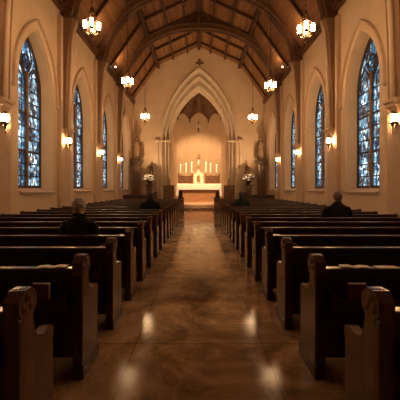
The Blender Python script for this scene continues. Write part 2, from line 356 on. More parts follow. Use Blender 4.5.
# ------------------------------------------------------------------ pilasters and curved wall shafts
INNER = [(5.22,3.9),(5.2,5.0),(5.16,6.2),(5.06,7.6),(4.86,8.9),(4.55,9.7),(4.1,10.45),(3.5,11.02),(2.8,11.47),(1.9,11.84),(1.0,12.04),(0,12.10)]
def smooth_curve(p, k=4):
    out = []
    for i in range(len(p)-1):
        p0 = Vector(p[max(i-1,0)]); p1 = Vector(p[i]); p2 = Vector(p[i+1]); p3 = Vector(p[min(i+2,len(p)-1)])
        for j in range(k):
            t = j/k; out.append(tuple(0.5*((2*p1)+(p2-p0)*t+(2*p0-5*p1+4*p2-p3)*t*t+(3*p1-p0-3*p2+p3)*t**3)))
    return out+[tuple(p[-1])]
SM = smooth_curve(INNER)
tn = 2
PB = 8.28                                              # where the stone shaft stops and timber begins
for side in (-1,1):
    for y in PIERS+[END-.12]:
        tn += 1
        hw = .44 if y < END-1 else .12
        b = MB(); b.box(*sorted((side*W, side*5.3)), y-hw, y+hw, 0, PB, .015)
        b.box(*sorted((side*W, side*5.26)), y-hw-.03, y+hw+.0, 0, .45, .015)
        t = b.build('trim_%d' % tn, M['stone']); t['kind'] = 'structure'
        if hw < .2: continue
        low = [p for p in SM if p[1] <= PB]
        poly = [(side*5.32, 3.9)]+[(side*p[0], p[1]) for p in low]+[(side*4.9, PB),(side*5.32, PB)]
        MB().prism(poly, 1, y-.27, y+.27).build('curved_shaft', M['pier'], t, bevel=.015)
        edge = [(side*(p[0]-.03), y, p[1]) for p in low]+[(side*4.88, y, PB)]
        MB().tube(edge, .075, 8).build('shaft_roll', M['stone'], t, smooth=True)
        b = MB(); b.box(*sorted((side*5.32, side*5.06)), y-.27, y+.27, 3.90, 3.98, .012); b.box(*sorted((side*5.32, side*5.12)), y-.22, y+.22, 3.78, 3.90, .012)
        b.loft([[(side*(5.32-d), y+s*wd, z) for d, s, wd in ((0,-1,wd0),(dd,-1,wd0),(dd,1,wd0),(0,1,wd0))] for z, dd, wd0 in ((3.5,.02,.06),(3.62,.09,.12),(3.78,.16,.19))])
        b.build('corbel', M['stone'], t)

# ------------------------------------------------------------------ roof
b = MB()
prof = [(-x, z) for x, z in ROOF[::-1]]+ROOF[1:]
b.loft([[(x, y, z) for x, z in prof] for y in (BACK, END+.05)], close=False)
b.loft([[(x*1.02, y, z+.25) for x, z in prof] for y in (BACK, END+.05)], close=False)
ceil = b.build('ceiling', M['ceiling'], recalc=False); tag(ceil, kind='structure')
def on_roof(x, drop=0):
    a = abs(x)
    if a <= 3.4: z = 13.35+(11.78-13.35)*a/3.4
    else: z = 11.78+(8.7-11.78)*(a-3.4)/2.15
    return z-drop
for x in (0,-.95,.95,-2.1,2.1,-3.35,3.35):
    big = abs(x) in (0,3.35); hw_, hh = (.11,.30) if big else (.06,.17)
    z = on_roof(x)
    MB().box(x-hw_, x+hw_, BACK, END, z-hh, z+.05, .01).build('purlin', M['wood_dark'], ceil)
for y in [p+BAY/2 for p in PIERS]+[PIERS[-1]+BAY-.1, PIERS[0]-.6]:
    if y > END: continue
    b = MB()
    for s in (-1,1):
        b.prism([(s*.05,13.30),(s*3.4,11.76),(s*5.5,8.74),(s*5.36,8.74),(s*3.3,11.60),(s*.05,13.14)], 1, y-.045, y+.045)
    b.build('rafter', M['wood_dark'], ceil)
ordinal = ['first','second','third','fourth','fifth','sixth']
for i, y in enumerate(PIERS[1:]):
    k = len(PIERS[1:])-1-i
    lab = ['great curved timber roof truss nearest the chancel arch wall','arched timber roof truss one bay in front of the truss by the chancel','arched timber truss springing from piers beside the middle pendant lanterns',
           'arched timber truss landing on piers at the frame edges by the largest pendant lanterns','arched timber truss overhead above the camera, mostly outside the picture'][k]
    t = empty('roof_truss', (0, y, 0), 0, lab, 'roof truss', 'arched timber roof trusses')
    full = [p for p in SM if p[1] >= PB-.3]
    inner = [(-x, z) for x, z in full]+[(x, z) for x, z in full[::-1][1:]]
    def off(pts, d):
        out = []
        for j, p in enumerate(pts):
            a = Vector(pts[max(j-1,0)]); c = Vector(pts[min(j+1,len(pts)-1)]); tv = (c-a).normalized(); nn = Vector((-tv.y, tv.x)); out.append((p[0]+nn.x*d, p[1]+nn.y*d))
        return out
    outer = off(inner, .42)
    b = MB(); b.loft([[(p[0],-.21,p[1]),(p[0],.21,p[1]),(q_[0],.21,q_[1]),(q_[0],-.21,q_[1])] for p, q_ in zip(inner, outer)])
    b.build('arch_rib', M['wood_rib'], t, bevel=.02)
    for dd, ww, rr in ((-.03,0,.075),(.05,-.22,.045),(.05,.22,.045),(.36,-.22,.05),(.36,.22,.05)):
        o_ = off(inner, dd); MB().tube([(x, ww, z) for x, z in o_], rr, 6).build('arch_moulding', M['wood_rib'], t, smooth=True)
    # boarding between arch and roof, and the principal rafter that follows the slope
    b = MB(); pts = outer
    for s in (-1,1):
        half = [p for p in pts if s*p[0] >= -1e-6]
        half = sorted(half, key=lambda p: abs(p[0]))
        top = [(p[0], on_roof(p[0])+.03) for p in half]
        for yy in (-.1,.1):
            for (a, c), (d, e) in zip(zip(half, half[1:]), zip(top, top[1:])):
                if d[1] > a[1]+.01: b.face([(a[0],yy,a[1]),(c[0],yy,c[1]),(e[0],yy,max(e[1],c[1])),(d[0],yy,d[1])])
        lo = half[-1]
        b.box(*sorted((s*5.46, s*4.93)), -.2, .2, PB-.05, 9.4)
        b.prism([(s*5.5,9.2),(s*4.8,9.2),(s*4.4,9.9),(s*3.9,10.8),(s*3.5,11.65),(s*5.4,9.0)], 1, -.1, .1)
    b.build('spandrel_board', M['wood_dark'], t)
    b = MB()
    for s in (-1,1):
        b.prism([(s*0,13.36),(s*3.4,11.80),(s*5.5,8.75),(s*5.22,8.75),(s*3.22,11.42),(s*0,12.92)], 1, -.17, .17)
    b.build('principal_rafter', M['wood_dark'], t)
    for s in (-1,1):
        MB().tube([(s*4.7,-.14,10.1),(s*3.75,-.14,11.2)], .07, 6).build('strut', M['wood_rib'], t)
    b = MB()
    b.box(-.11,.11,-.26,.26,12.10,12.95,.02)
    b.build('king_post', M['wood_rib'], t)
    MB().lathe([(.02,-.35),(.10,-.25),(.13,-.12),(.08,.02)], (0,0,12.1), 10).build('boss', M['wood_rib'], t)

# ------------------------------------------------------------------ end wall with the chancel arch
CZ = 5.55
b = MB(); pts = arch(3.0, CZ, 5.85, 0, 18); nL = len(pts)//2
b.face([(x, END, z) for x, z in [(-W,0)]+pts[:nL+1]+[(0,13.5),(-3.4,11.85),(-W,8.9)]])
b.face([(x, END, z) for x, z in [(W,0)]+pts[nL:][::-1]+[(0,13.5),(3.4,11.85),(W,8.9)]])
tag(b.build('wall_front', M['plaster'], recalc=False), kind='structure')
MB().box(-W-.5, W+.5, BACK-.1, BACK, 0, 13.6).build('wall_back', M['carved']).__setitem__('kind','structure')
root = empty('trim_30', (0,0,0)); root['kind'] = 'structure'
def order(name, prof, m=M['arch_stone'], zb=.0):
    b = MB(); b.loft([[(x, y, z) for x, z in arch(hw, CZ, rs, zb, 18)] for y, hw, rs in prof], close=False); b.build(name, m, root, smooth=False, recalc=False)
order('outer_moulding', [(24.80,3.16,6.12),(24.68,3.15,6.10),(24.62,3.09,6.0),(24.66,3.02,5.90),(24.80,2.98,5.84)])
order('first_order', [(24.80,3.0,5.85),(24.82,2.95,5.78),(25.06,2.94,5.74),(25.06,2.86,5.6)])
order('second_order', [(25.06,2.86,5.6),(24.94,2.83,5.5),(24.90,2.77,5.36),(24.95,2.71,5.25),(25.24,2.69,5.12)])
order('third_order', [(25.24,2.69,5.12),(25.24,2.60,4.9),(25.10,2.58,4.84),(25.07,2.52,4.68),(25.14,2.46,4.5),(25.42,2.45,4.45)])
order('inner_order', [(25.42,2.45,4.45),(25.42,2.40,4.36),(25.46,2.37,4.3),(25.8,2.36,4.28),(25.8,2.8,4.8)])
b = MB()
for s in (-1,1):
    b.box(*sorted((s*2.42, s*3.14)), 24.66, 25.16, CZ-.10, CZ+.02, .015); b.box(*sorted((s*2.38, s*2.7)), 25.0, 25.5, CZ-.10, CZ+.02, .015)
    b.box(*sorted((s*2.40, s*3.2)), 24.62, 25.3, 0, .5, .02)
b.build('capital', M['arch_stone'], root)
b = MB()
for s in (-1,1):
    b.cyl((s*3.42, END-.06, 0), .10, 0, CZ-.1, 10); b.box(s*3.42-.2, s*3.42+.2, END-.24, END, CZ-.12, CZ+.05, .015); b.box(s*3.42-.16, s*3.42+.16, END-.2, END, 0, .5, .015)
b.build('wall_shaft', M['arch_stone'], root)
# apse beyond the arch
AP = [(-2.75,25.75),(-2.72,27.3),(-2.15,29.1),(-.95,30.1),(.95,30.1),(2.15,29.1),(2.72,27.3),(2.75,25.75)]
AT = 8.60
apex = (0,27.6,11.2); vault = MB()
b = MB()
for (x0,y0),(x1,y1) in zip(AP, AP[1:]):
    pts = [(x0,y0,0),(x1,y1,0)]
    nseg = 12; rise = .75 if (y0 == y1) else .55
    top = []
    for i in range(nseg+1):
        t = i/nseg; u = abs(2*t-1); zz = AT-.15+rise*(1-u**1.6)
        top.append((x0+(x1-x0)*t, y0+(y1-y0)*t, zz))
    b.face(pts+top[::-1])
    for p_, q_ in zip(top, top[1:]): vault.face([p_, q_, apex])
b.face([(-2.75,25.8,0),(-2.4,25.8,0),(-2.4,25.8,9),(-2.75,25.8,9)]); b.face([(2.75,25.8,0),(2.4,25.8,0),(2.4,25.8,9),(2.75,25.8,9)])
b.face([(-2.8,25.81,5.6),(2.8,25.81,5.6),(2.8,25.81,5.6)]) if False else None
tag(b.build('wall_apse', M['plaster'], recalc=False), kind='structure')
b = vault
b.face([(-2.85,25.78,AT-.25),(-2.85,25.78,12),(2.85,25.78,12),(2.85,25.78,AT+1.9),(0,25.78,AT+2.2),(-2.85,25.78,AT+1.2)]) if False else None
b.face([(-2.83,25.75,AT-.25),apex,(-2.83,25.75,12.5)]); b.face([(2.83,25.75,AT-.25),apex,(2.83,25.75,12.5)]); b.face([(-2.83,25.75,12.5),apex,(2.83,25.75,12.5)])
ac = b.build('ceiling_apse', M['wood_rib'], recalc=False); tag(ac, kind='structure')
for x, y in ((-.93,29.98),(.93,29.98),(-2.08,29.0),(2.08,29.0),(-2.62,27.3),(2.62,27.3)):
    MB().tube([(x,y,8.15),(x,y-.02,8.7),(x*.97,y-.12,9.05),(x*.8,27.6+(y-27.6)*.8,9.7),(x*.4,27.6+(y-27.6)*.4,10.5),(0,27.6,11.1)], [.03,.10,.13,.13,.12,.1], 6).build('vault_rib', M['wood_dark'], ac)
# chancel floor steps
b = MB(); b.box(-4.0,4.0,22.3,END+5.4,0,.15,.01); tag(b.build('floor_chancel', M['floor']), kind='structure')
MB().box(-2.35,2.35,24.3,END+5.3,.15,.30,.01).build('step', M['stone'], bpy.data.objects['floor_chancel'])
MB().box(-2.2,2.2,24.9,END+5.2,.30,.45,.01).build('step', M['stone'], bpy.data.objects['floor_chancel'])

# ------------------------------------------------------------------ pews
ROWS = 21; PITCH = .885; Z1 = 1.63; PX0 = .98; PX1 = 5.2
def make_pew():
    """right hand pew, origin on the floor at the aisle end, back towards the camera (y = 0)"""
    root = empty('church_pew'); Lx = PX1-PX0
    prof = [(0,0),(0,.84),(-.012,.90),(-.012,.985),(.030,1.055),(.062,1.072),(.095,1.072),(.128,1.055),(.168,.985),(.168,.915),(.150,.868),
            (.152,.83),(.165,.78),(.185,.735),(.215,.70),(.255,.683),(.295,.688),(.335,.70),(.375,.695),(.40,.67),(.402,.63),(.39,.60),(.39,0)]
    prof = [(a, z if z <= .86 else .86+(z-.86)*.82) for a, z in prof]
    def end(x0, x1):
        o = MB().prism(prof, 0, x0, x1).build('pew_end', M['pew_end'], root, bevel=.009)
        MB().box(x0-.014, x1+.014, -.012, .405, 0, .11, .008).build('plinth', M['pew'], o)
        # octagonal carved head and its post
        hp = [(.078+ .096*math.cos(PI/8+k*PI/4), .945+.092*math.sin(PI/8+k*PI/4)) for k in range(8)]
        b = MB().prism([(a-.0, c) for a, c in hp], 0, x0-.008, x1+.008)
        for s, xx in ((-1,x0-.008),(1,x1+.008)):
            for k in range(3):
                a = PI/2+k*2*PI/3; b.ell((xx, .078+.038*math.cos(a), .945+.038*math.sin(a)), (.012,.03,.03), 8, 5)
        b.build('carved_head', M['pew_end'], o, bevel=.01)
        b = MB().box(x0-.006, x1+.006, -.012, .030, .11, .88, .01)
        b.build('edge_post', M['pew'], o)
    end(0, .072)
    ow = MB().prism([(0,0),(0,.90),(.02,.935),(.09,.945),(.13,.92),(.16,.80),(.22,.70),(.36,.69),(.39,.66),(.39,0)], 0, Lx-.06, Lx).build('pew_end', M['pew'], root, bevel=.008)
    MB().box(Lx-.07, Lx+.01, -.01, .40, 0, .11, .008).build('plinth', M['pew'], ow)
    a, c = .072, Lx-.06
    b = MB(); b.loft([[(x, y, z) for y, z in ((.075,.14),(.105,.14),(.065,.885),(.035,.885))] for x in (a, c)])
    for k in range(1,6):
        xx = a+(c-a)*k/6; b.box(xx-.035, xx+.035, .022, .05, .16, .86, .004)
    b.build('backrest', M['pew'], root)
    MB().box(a, c, .012, .095, .88, .925, .012).build('top_rail', M['pew'], root)
    MB().box(a, c, .10, .43, .415, .45, .012).build('seat', M['pew'], root)
    b = MB().box(a, c, .36, .385, .30, .415, .004)
    for k in range(1,3): xx = a+(c-a)*k/3; b.box(xx-.02, xx+.02, .11, .40, 0, .415, .004)
    b.build('seat_support', M['pew'], root)
    b = MB().box(a+.05, c-.05, -.085, .035, .60, .615, .003).box(a+.05, c-.05, -.085, -.075, .60, .70, .003)
    for k in range(0,5): xx = a+.05+(c-a-.1)*k/4; b.box(xx-.008, xx+.008, -.085, .045, .60, .74, .002)
    b.build('book_rack', M['pew'], root)
    kb = MB().box(a+.15, c-.15, -.30, -.16, .13, .15, .004)
    for xx in (a+.3, (a+c)/2, c-.3): kb.box(xx-.02, xx+.02, -.28, .07, .0, .13, .004)
    kn = kb.build('kneeler', M['pew'], root)
    MB().box(a+.16, c-.16, -.31, -.15, .15, .20, .018).build('pad', M['kneeler'], kn)
    return root
def copy_t(o, parent=None):
    c = o.copy(); COL.objects.link(c)
    if parent is not None: c.parent = parent
    for ch in o.children: copy_t(ch, c)
    return c
bpy.context.view_layer.update()
proto = make_pew()
bpy.context.view_layer.update()
ordn = ['first','second','third','fourth','fifth','sixth','seventh','eighth','ninth','tenth','eleventh','twelfth','thirteenth','fourteenth','fifteenth','sixteenth','seventeenth','eighteenth','nineteenth','twentieth','twenty-first']
special = {('left',3):'dark wooden pew on the left in which the grey haired person sits',
           ('right',6):'dark wooden right-side pew where the black coated person sits near the wall',
           ('left',9):'dark wooden pew on the left with the distant black coated person seated near the aisle',
           ('right',11):'dark wooden pew on the right with the distant green coated person seated near the aisle',
           ('left',1):'dark wooden pew on the left with an open booklet on its top rail',
           ('right',1):'dark wooden pew on the right with loose white papers on its top rail',
           ('left',0):'dark wooden pew at the lower left corner, only its carved end in view',
           ('right',0):'dark wooden pew at the lower right corner, only its carved end in view'}
first = True
for side, sx in (('left',-1),('right',1)):
    for k in range(ROWS):
        o = proto if first else copy_t(proto)
        first = False
        if sx > 0: o.location = (PX0, Z1+PITCH*k, 0); o.scale = (1,1,1)
        else:
            o.location = (-PX0, Z1+PITCH*k, 0); o.scale = (-1,1,1)
        lab = special.get((side, k)) or ('dark wooden pew %s of the aisle, %s row from the chancel steps' % (side, ordn[ROWS-1-k]) if k > 10 else 'dark wooden pew %s of the aisle, %s row from the camera' % (side, ordn[k]))
        tag(o, lab, 'pew', 'pews in rows %s of the aisle' % side)

# ------------------------------------------------------------------ lanterns
def make_lantern():
    """origin at the middle of the glowing part"""
    root = empty('pendant_lantern')
    R_ = .175
    for k in range(4):
        a = k*PI/2; x, y = R_*math.cos(a), R_*math.sin(a)
        g = MB().lathe([(.025,-.125),(.038,-.11),(.041,-.05),(.041,.10),(.034,.125),(.02,.13)], (x,y,.02), 10).build('glass_cylinder', M['lamp_glass'], root, smooth=True)
        MB().lathe([(.005,-.17),(.03,-.15),(.058,-.12),(.058,-.10)], (x,y,.02), 10).build('candle_cup', M['bronze'], root)
        b = MB().lathe([(.056,.115),(.056,.13),(.02,.16),(.005,.20)], (x,y,.02), 10)
        b.build('glass_cap', M['bronze'], root)
    MB().lathe([(.03,-.26),(.05,-.20),(.03,-.10),(.014,.0),(.02,.12),(.012,.3),(.02,.5)], (0,0,0), 10).build('stem', M['bronze'], root, smooth=True)
    b = MB()
    for zz, rr in ((-.12,.17),(.16,.15)):
        b.tube([(rr*math.cos(2*PI*i/18), rr*math.sin(2*PI*i/18), zz) for i in range(19)], .010, 5)
    for k in range(6):
        a = PI/4+k*PI/2 if k < 4 else k*PI
        cx, sy = math.cos(a), math.sin(a)
        b.tube([(.045*cx,.045*sy,-.24),(.12*cx,.12*sy,-.19),(.17*cx,.17*sy,-.12)], .009, 5)
        b.tube([(.15*cx,.15*sy,.16),(.09*cx,.09*sy,.30),(.05*cx,.05*sy,.42),(.02*cx,.02*sy,.52)], .009, 5)
        b.tube([(.108*cx,.108*sy,-.18),(.108*cx,.108*sy,.14)], .005, 5)
    b.tube([(.07*math.cos(2*PI*i/12), .07*math.sin(2*PI*i/12), .36) for i in range(13)], .008, 5)
    b.build('cage', M['bronze'], root)
    MB().lathe([(.004,-.42),(.018,-.40),(.024,-.37),(.008,-.34),(.014,-.31),(.05,-.27),(.075,-.22),(.06,-.19)], (0,0,0), 12).build('finial', M['bronze'], root, smooth=True)
    return root
lp = make_lantern()
bpy.context.view_layer.update()
spots = [(-1,8.02,5.92),(1,8.02,5.84),(-1,11.98,5.86),(1,11.98,5.70),(-1,15.94,5.40),(1,15.94,5.36),(-1,4.06,5.75),(1,4.06,5.75)]
llab = ['largest glowing bronze lantern, hanging at upper left before the first window','largest glowing bronze lantern, hanging at upper right before the first window',
        'middle sized glowing bronze lantern of the left hanging row','middle sized glowing bronze lantern of the right hanging row',
        'smallest glowing bronze lantern, hanging left of the chancel arch','smallest glowing bronze lantern, hanging right of the chancel arch',
        'bronze lantern hanging outside the picture on the left','bronze lantern hanging outside the picture on the right']
LX = 2.86
for i, (s, y, z) in enumerate(spots):
    o = lp if i == 0 else copy_t(lp)
    o.location = (s*LX, y, z); o.rotation_euler.z = -s*.3; tag(o, llab[i], 'pendant lantern', 'pendant lanterns over the pews')
    top = 11.58
    b = MB(); b.tube([(0,0,.5),(0,0,top-z)], .008, 5)
    zz = .5
    while zz < top-z-.05: b.ell((0,0,zz), (.018,.018,.03), 6, 4); zz += .16
    b.build('chain', M['iron'], o)
# ------------------------------------------------------------------ wall sconces
def make_sconce():
    root = empty('wall_sconce')      # origin on the wall face, +x into the room
    MB().box(0,.02,-.05,.05,-.18,.22,.006).lathe([(.004,-.42),(.014,-.40),(.014,-.36),(.006,-.33),(.03,-.22),(.05,-.17)], (.12,0,0), 10).box(0,.13,-.012,.012,.17,.19,.003).build('bracket', M['bronze'], root)
    for dx, dy in ((.11,-.06),(.13,.06)):
        MB().lathe([(.015,-.09),(.030,-.08),(.036,-.04),(.036,.06),(.02,.08)], (dx,dy,.0), 10).build('glass_cylinder', M['sconce_glass'], root, smooth=True)
    b = MB().lathe([(.02,-.17),(.08,-.135),(.115,-.12),(.115,-.11)], (.12,0,0), 14).lathe([(.115,.10),(.10,.125),(.05,.16),(.01,.20)], (.12,0,0), 14)
    for k in range(6): a = k*PI/3+.5; b.tube([(.12+.112*math.cos(a),.112*math.sin(a),-.12),(.12+.112*math.cos(a),.112*math.sin(a),.11)], .006, 5)
    b.build('cage', M['bronze'], root)
    return root
sp_ = make_sconce(); bpy.context.view_layer.update()
near = ['at the picture edge beyond the near end of the first window','on the second pier','on the third pier','on the pier beside the last window']
i = 0
for s, nm in ((-1,'left'),(1,'right')):
    for k, y in enumerate(PIERS[1:]):
        o = sp_ if i == 0 else copy_t(sp_); i += 1
        o.location = (s*5.30, y, 3.46+.02*k); o.rotation_euler.z = 0 if s < 0 else PI
        where = ['outside the picture']+['at the %s edge of the picture' % nm, 'between the first and second windows', 'between the second and third windows', 'on the last pier before the chancel']
        tag(o, 'glowing bronze wall sconce on the %s wall, %s' % (nm, where[k]), 'wall sconce', 'wall sconces on the piers')
# small spotlights on the wall plate
for s, nm in ((-1,'left'),(1,'right')):
    for y, dist in ((18.3,'closest to the chancel'),(14.2,'behind the largest lantern'),(10.3,'above the first window')):
        r = empty('spotlight', (s*5.1, y, 8.98), 0, 'tiny lit spotlight on the %s wall plate, %s' % (nm, dist), 'spotlight', 'spotlights on the wall plates')
        MB().cyl((0,0,0), .05, -.05, .08, 10).build('housing', M['iron'], r)
        MB().box(-.02,.02,-.02,.02,-.17,-.04).build('stem', M['iron'], r)
        MB().ell((-s*.02,-.05,.02), (.05,.03,.05), 10, 6).build('lens', M['downlight'], r)
        spot('wall_plate_lamp', (s*4.92, y-.1, 9.08), (s*2.2, y+3.0, 12.3), 75, 120)

# ------------------------------------------------------------------ altar group
A = empty('altar', (0,25.5,.45), 0, 'large oak altar table standing on the chancel steps', 'altar')
b = MB().box(-1.38,1.38,-.35,.75,0,1.42,.02); b.build('body', M['altar_wood'], A)
b = MB()
for x in (-1.38,-.5,.5,1.28): b.box(x,x+.1,-.38,-.34,.1,1.32,.01)
b.box(-1.42,1.42,-.40,-.33,0,.12,.01); b.box(-1.42,1.42,-.40,-.33,1.28,1.40,.01)
b.build('front_panel_frame', M['altar_wood'], A)
MB().box(-1.62,1.62,-.45,.85,1.42,1.52,.015).build('table_top', M['altar_wood'], A)
# linen: hangs at both ends and drops a short way at the front
b = MB(); n_ = 40
def row(yf, z, amp): return [(-1.86+3.72*i/n_, yf-amp*math.sin(i*1.9), z) for i in range(n_+1)]
xs = 1.86
b.loft([row(.88,1.30,0),row(.88,1.535,0),row(-.47,1.545,0),row(-.49,1.50,0),row(-.50,1.30,.008),row(-.51,1.06,.018)], close=False)
for s in (-1,1):
    rows = []
    for z in (1.545,1.5,1.1,.75,.46):
        fl = .06*(1.5-z); rows.append([(s*(xs+.004+fl+.02*math.sin(i*1.7)*(1.5-z)), -.47-.03*(1.5-z)+i*1.35/16, z) for i in range(17)])
    b.loft(rows, close=False)
    b.loft([[(s*(xs-.17*t*0), -.48, 1.54),(s*(xs-.2), -.48, 1.54)],[(s*(xs+.06), -.51, .48),(s*(xs-.14), -.51, .52)]], close=False)
cl = b.build('altar_cloth', M['cloth'], loc=(0,25.5,.45), recalc=False)
sm_ = cl.modifiers.new('s','SOLIDIFY'); sm_.thickness = .008
tag(cl, 'white linen cloth draped over the altar with long ends hanging down', 'altar cloth')
# retable (carved shelf) behind
for s, nm in ((-1,'left'),(1,'right')):
    r = empty('carved_retable', (s*1.21,27.0,.45), 0, 'carved dark oak retable under the candles %s of the tabernacle' % nm, 'retable', 'carved retables behind the altar')
    r.scale = (.93,1,1)
    MB().box(-.68,.68,-.16,.2,0,2.22,.015).build('body', M['carved'], r)
    MB().box(-.72,.72,-.2,.22,2.22,2.30,.012).build('shelf', M['carved'], r)
    b = MB()
    for k in range(6):
        xx = -.56+k*.225; b.tube([(xx+u,-.165,z) for u,z in arch(.095,1.95,.16,1.35,5)], .018, 5)
    b.box(-.68,.68,-.19,-.15,1.22,1.30,.01)
    for xx in (-.66,.66): b.cyl((xx,-.17,0), .05, 0, 2.36, 8); b.lathe([(.05,2.3),(.07,2.36),(.03,2.45),(.005,2.55)], (xx,-.17,0), 8)
    b.build('blind_arcade', M['carved'], r)
cand = [(-1.66,2.78+.0),(-1.16,2.78),(-.66,2.78),(.62,2.78),(1.04,2.78),(1.58,2.78)]
hh = [.74,.86,.96,.96,.86,.74]
def candlestick(name, loc, h, label, group, sh=.28, lit=True, cat='candlestick'):
    r = empty(name, loc, 0, label, cat, group)
    MB().lathe([(.09,0),(.09,.02),(.05,.05),(.02,.10),(.045,sh*.5),(.02,sh*.65),(.03,sh*.9),(.07,sh-.01),(.06,sh)], (0,0,0), 12).build('holder', M['brass'] if lit else M['carved'], r, smooth=True)
    MB().cyl((0,0,0), .034 if lit else .025, sh, sh+h, 12, .031 if lit else .022).build('candle', M['candle_glow'] if lit else M['wax'], r, smooth=True)
    if lit: MB().lathe([(.004,-.01),(.020,.02),(.022,.05),(.003,.12)], (0,0,sh+h+.01), 8).build('flame', M['flame'], r, smooth=True)
    return r
cl_ = ['outermost lit candle left of the tabernacle','middle lit candle left of the tabernacle','lit candle standing immediately left of the tabernacle','lit candle standing immediately right of the tabernacle','middle lit candle right of the tabernacle','outermost lit candle right of the tabernacle']
for (x, z), h, lb in zip(cand, hh, cl_): candlestick('altar_candlestick', (x,27.0,2.75), h-.12, lb+' on its brass candlestick', 'six tall candles behind the altar')
T = empty('tabernacle', (-.04,26.75,.45), 0, 'white marble gabled tabernacle with gold door at the centre behind the altar', 'tabernacle')
b = MB().box(-.36,.36,-.1,.35,0,1.6,.01).prism([(-.34,1.6),(.34,1.6),(.34,2.15),(.38,2.2),(0,2.86),(-.38,2.2),(-.34,2.15)], 1, -.12, .3)
for s in (-1,1): b.cyl((s*.33,-.12,0), .045, 1.55, 2.35, 8); b.lathe([(.06,2.35),(.045,2.42),(.004,2.62)], (s*.33,-.12,0), 8)
o_ = b.build('body', M['white_marble'], T); o_.scale = (1.2,1,1)
MB().prism(arch(.15,2.1,.25,1.72,6), 1, -.15, -.11).build('door', M['gold'], T)
b = MB().box(-.03,.03,-.1,-.04,2.85,3.3,.005).box(-.13,.13,-.1,-.04,3.08,3.14,.005); b.ell((0,-.07,3.12), (.09,.03,.09), 10, 6)
b.build('cross', M['brass'], T)
candlestick('centre_candlestick', (-.04,27.05,3.05), .5, 'single lit candle rising above the tabernacle beneath the small cross', None, .45)
Cx = empty('wall_crucifix', (-.03,30.03,4.65), 0, 'small dark crucifix on the apse wall above the centre candle', 'crucifix')
MB().box(-.03,.03,-.04,0,-.1,.42,.004).box(-.14,.14,-.04,0,.2,.26,.004).build('cross', M['carved'], Cx)
MB().tube([(0,-.06,.28),(0,-.07,.12),(0,-.06,-.05)], [.03,.035,.02], 6).tube([(-.12,-.06,.25),(0,-.06,.2),(.12,-.06,.25)], .014, 5).build('figure', M['brass'], Cx)
SL = empty('sanctuary_lamp', (-.06,29.2,0), 0, 'dark sanctuary lamp hanging on a chain high in the apse', 'sanctuary lamp')
MB().tube([(0,0,9.6),(0,0,7.5)], .005, 5).lathe([(.01,-.10),(.07,-.02),(.08,.06),(.04,.10),(.01,.16)], (0,0,7.95), 10).build('chain', M['iron'], SL)
MB().lathe([(.005,-.24),(.04,-.20),(.08,-.12),(.05,-.05),(.10,.02),(.06,.08),(.09,.14),(.03,.2),(.01,.24)], (0,0,7.3), 12).build('bowl', M['iron'], SL)
MC = empty('hanging_cross', (0.05,END-.05,11.85), 0, 'small dark cross mounted on the wall above the chancel arch point', 'cross')
b = MB().box(-.035,.035,-.04,.02,-.38,.38,.005).box(-.25,.25,-.04,.02,.06,.13,.005)
MB_ = b.build('cross', M['carved'], MC)
b = MB()
for cx_, cz_ in ((0,.36),(-.24,.095),(.24,.095)): b.ell((cx_,-.02,cz_), (.09,.03,.09), 10, 6)
b.tube([(.15*math.cos(2*PI*i/14),-.02,.095+.15*math.sin(2*PI*i/14)) for i in range(15)], .022, 5)
b.build('ring', M['carved'], MC)

# cabinets beside the arch, candlestands on them
for s, nm in ((-1,'left'),(1,'right')):
    r = empty('carved_cabinet', (s*2.42,24.1,.15), 0, 'carved dark oak cabinet at the foot of the chancel arch %s of the altar' % nm, 'cabinet', 'oak cabinets flanking the altar')
    MB().box(-.42,.42,-.22,.22,0,1.62,.015).build('body', M['carved'], r)
    MB().box(-.46,.46,-.26,.24,1.62,1.70,.012).build('cornice', M['carved'], r)
    for k in (-1,1):
        d = MB().box(k*.20-.17,k*.20+.17,-.245,-.22,.2,1.5,.008).build('door', M['carved'], r)
        MB().tube([(k*.20+u,-.25,z) for u,z in arch(.12,1.1,.22,.35,6)], .014, 5).build('tracery_panel', M['carved'], d)
    candlestick('dark_candlestick', (s*2.38,24.1,1.85), .45, 'unlit candlestick standing on the %s oak cabinet beside the altar' % nm, 'unlit candlesticks on the cabinets', .5, False)
    # low stall with turned finials in front
    r = empty('choir_stall', (s*1.95,23.0,.15), 0, 'low dark wooden choir stall with row of knobs %s of the altar steps' % nm, 'choir stall', 'choir stalls before the altar')
    MB().box(-.75,.75,-.1,.1,0,.50,.015).build('panel', M['pew'], r)
    MB().box(-.8,.8,-.14,.14,.50,.56,.012).build('top_rail', M['pew'], r)
    for k in range(6): MB().lathe([(.03,.56),(.02,.60),(.045,.65),(.03,.70),(.005,.73)], (-.7+k*.28,0,0), 10).build('finial', M['pew_end'], r, smooth=True)
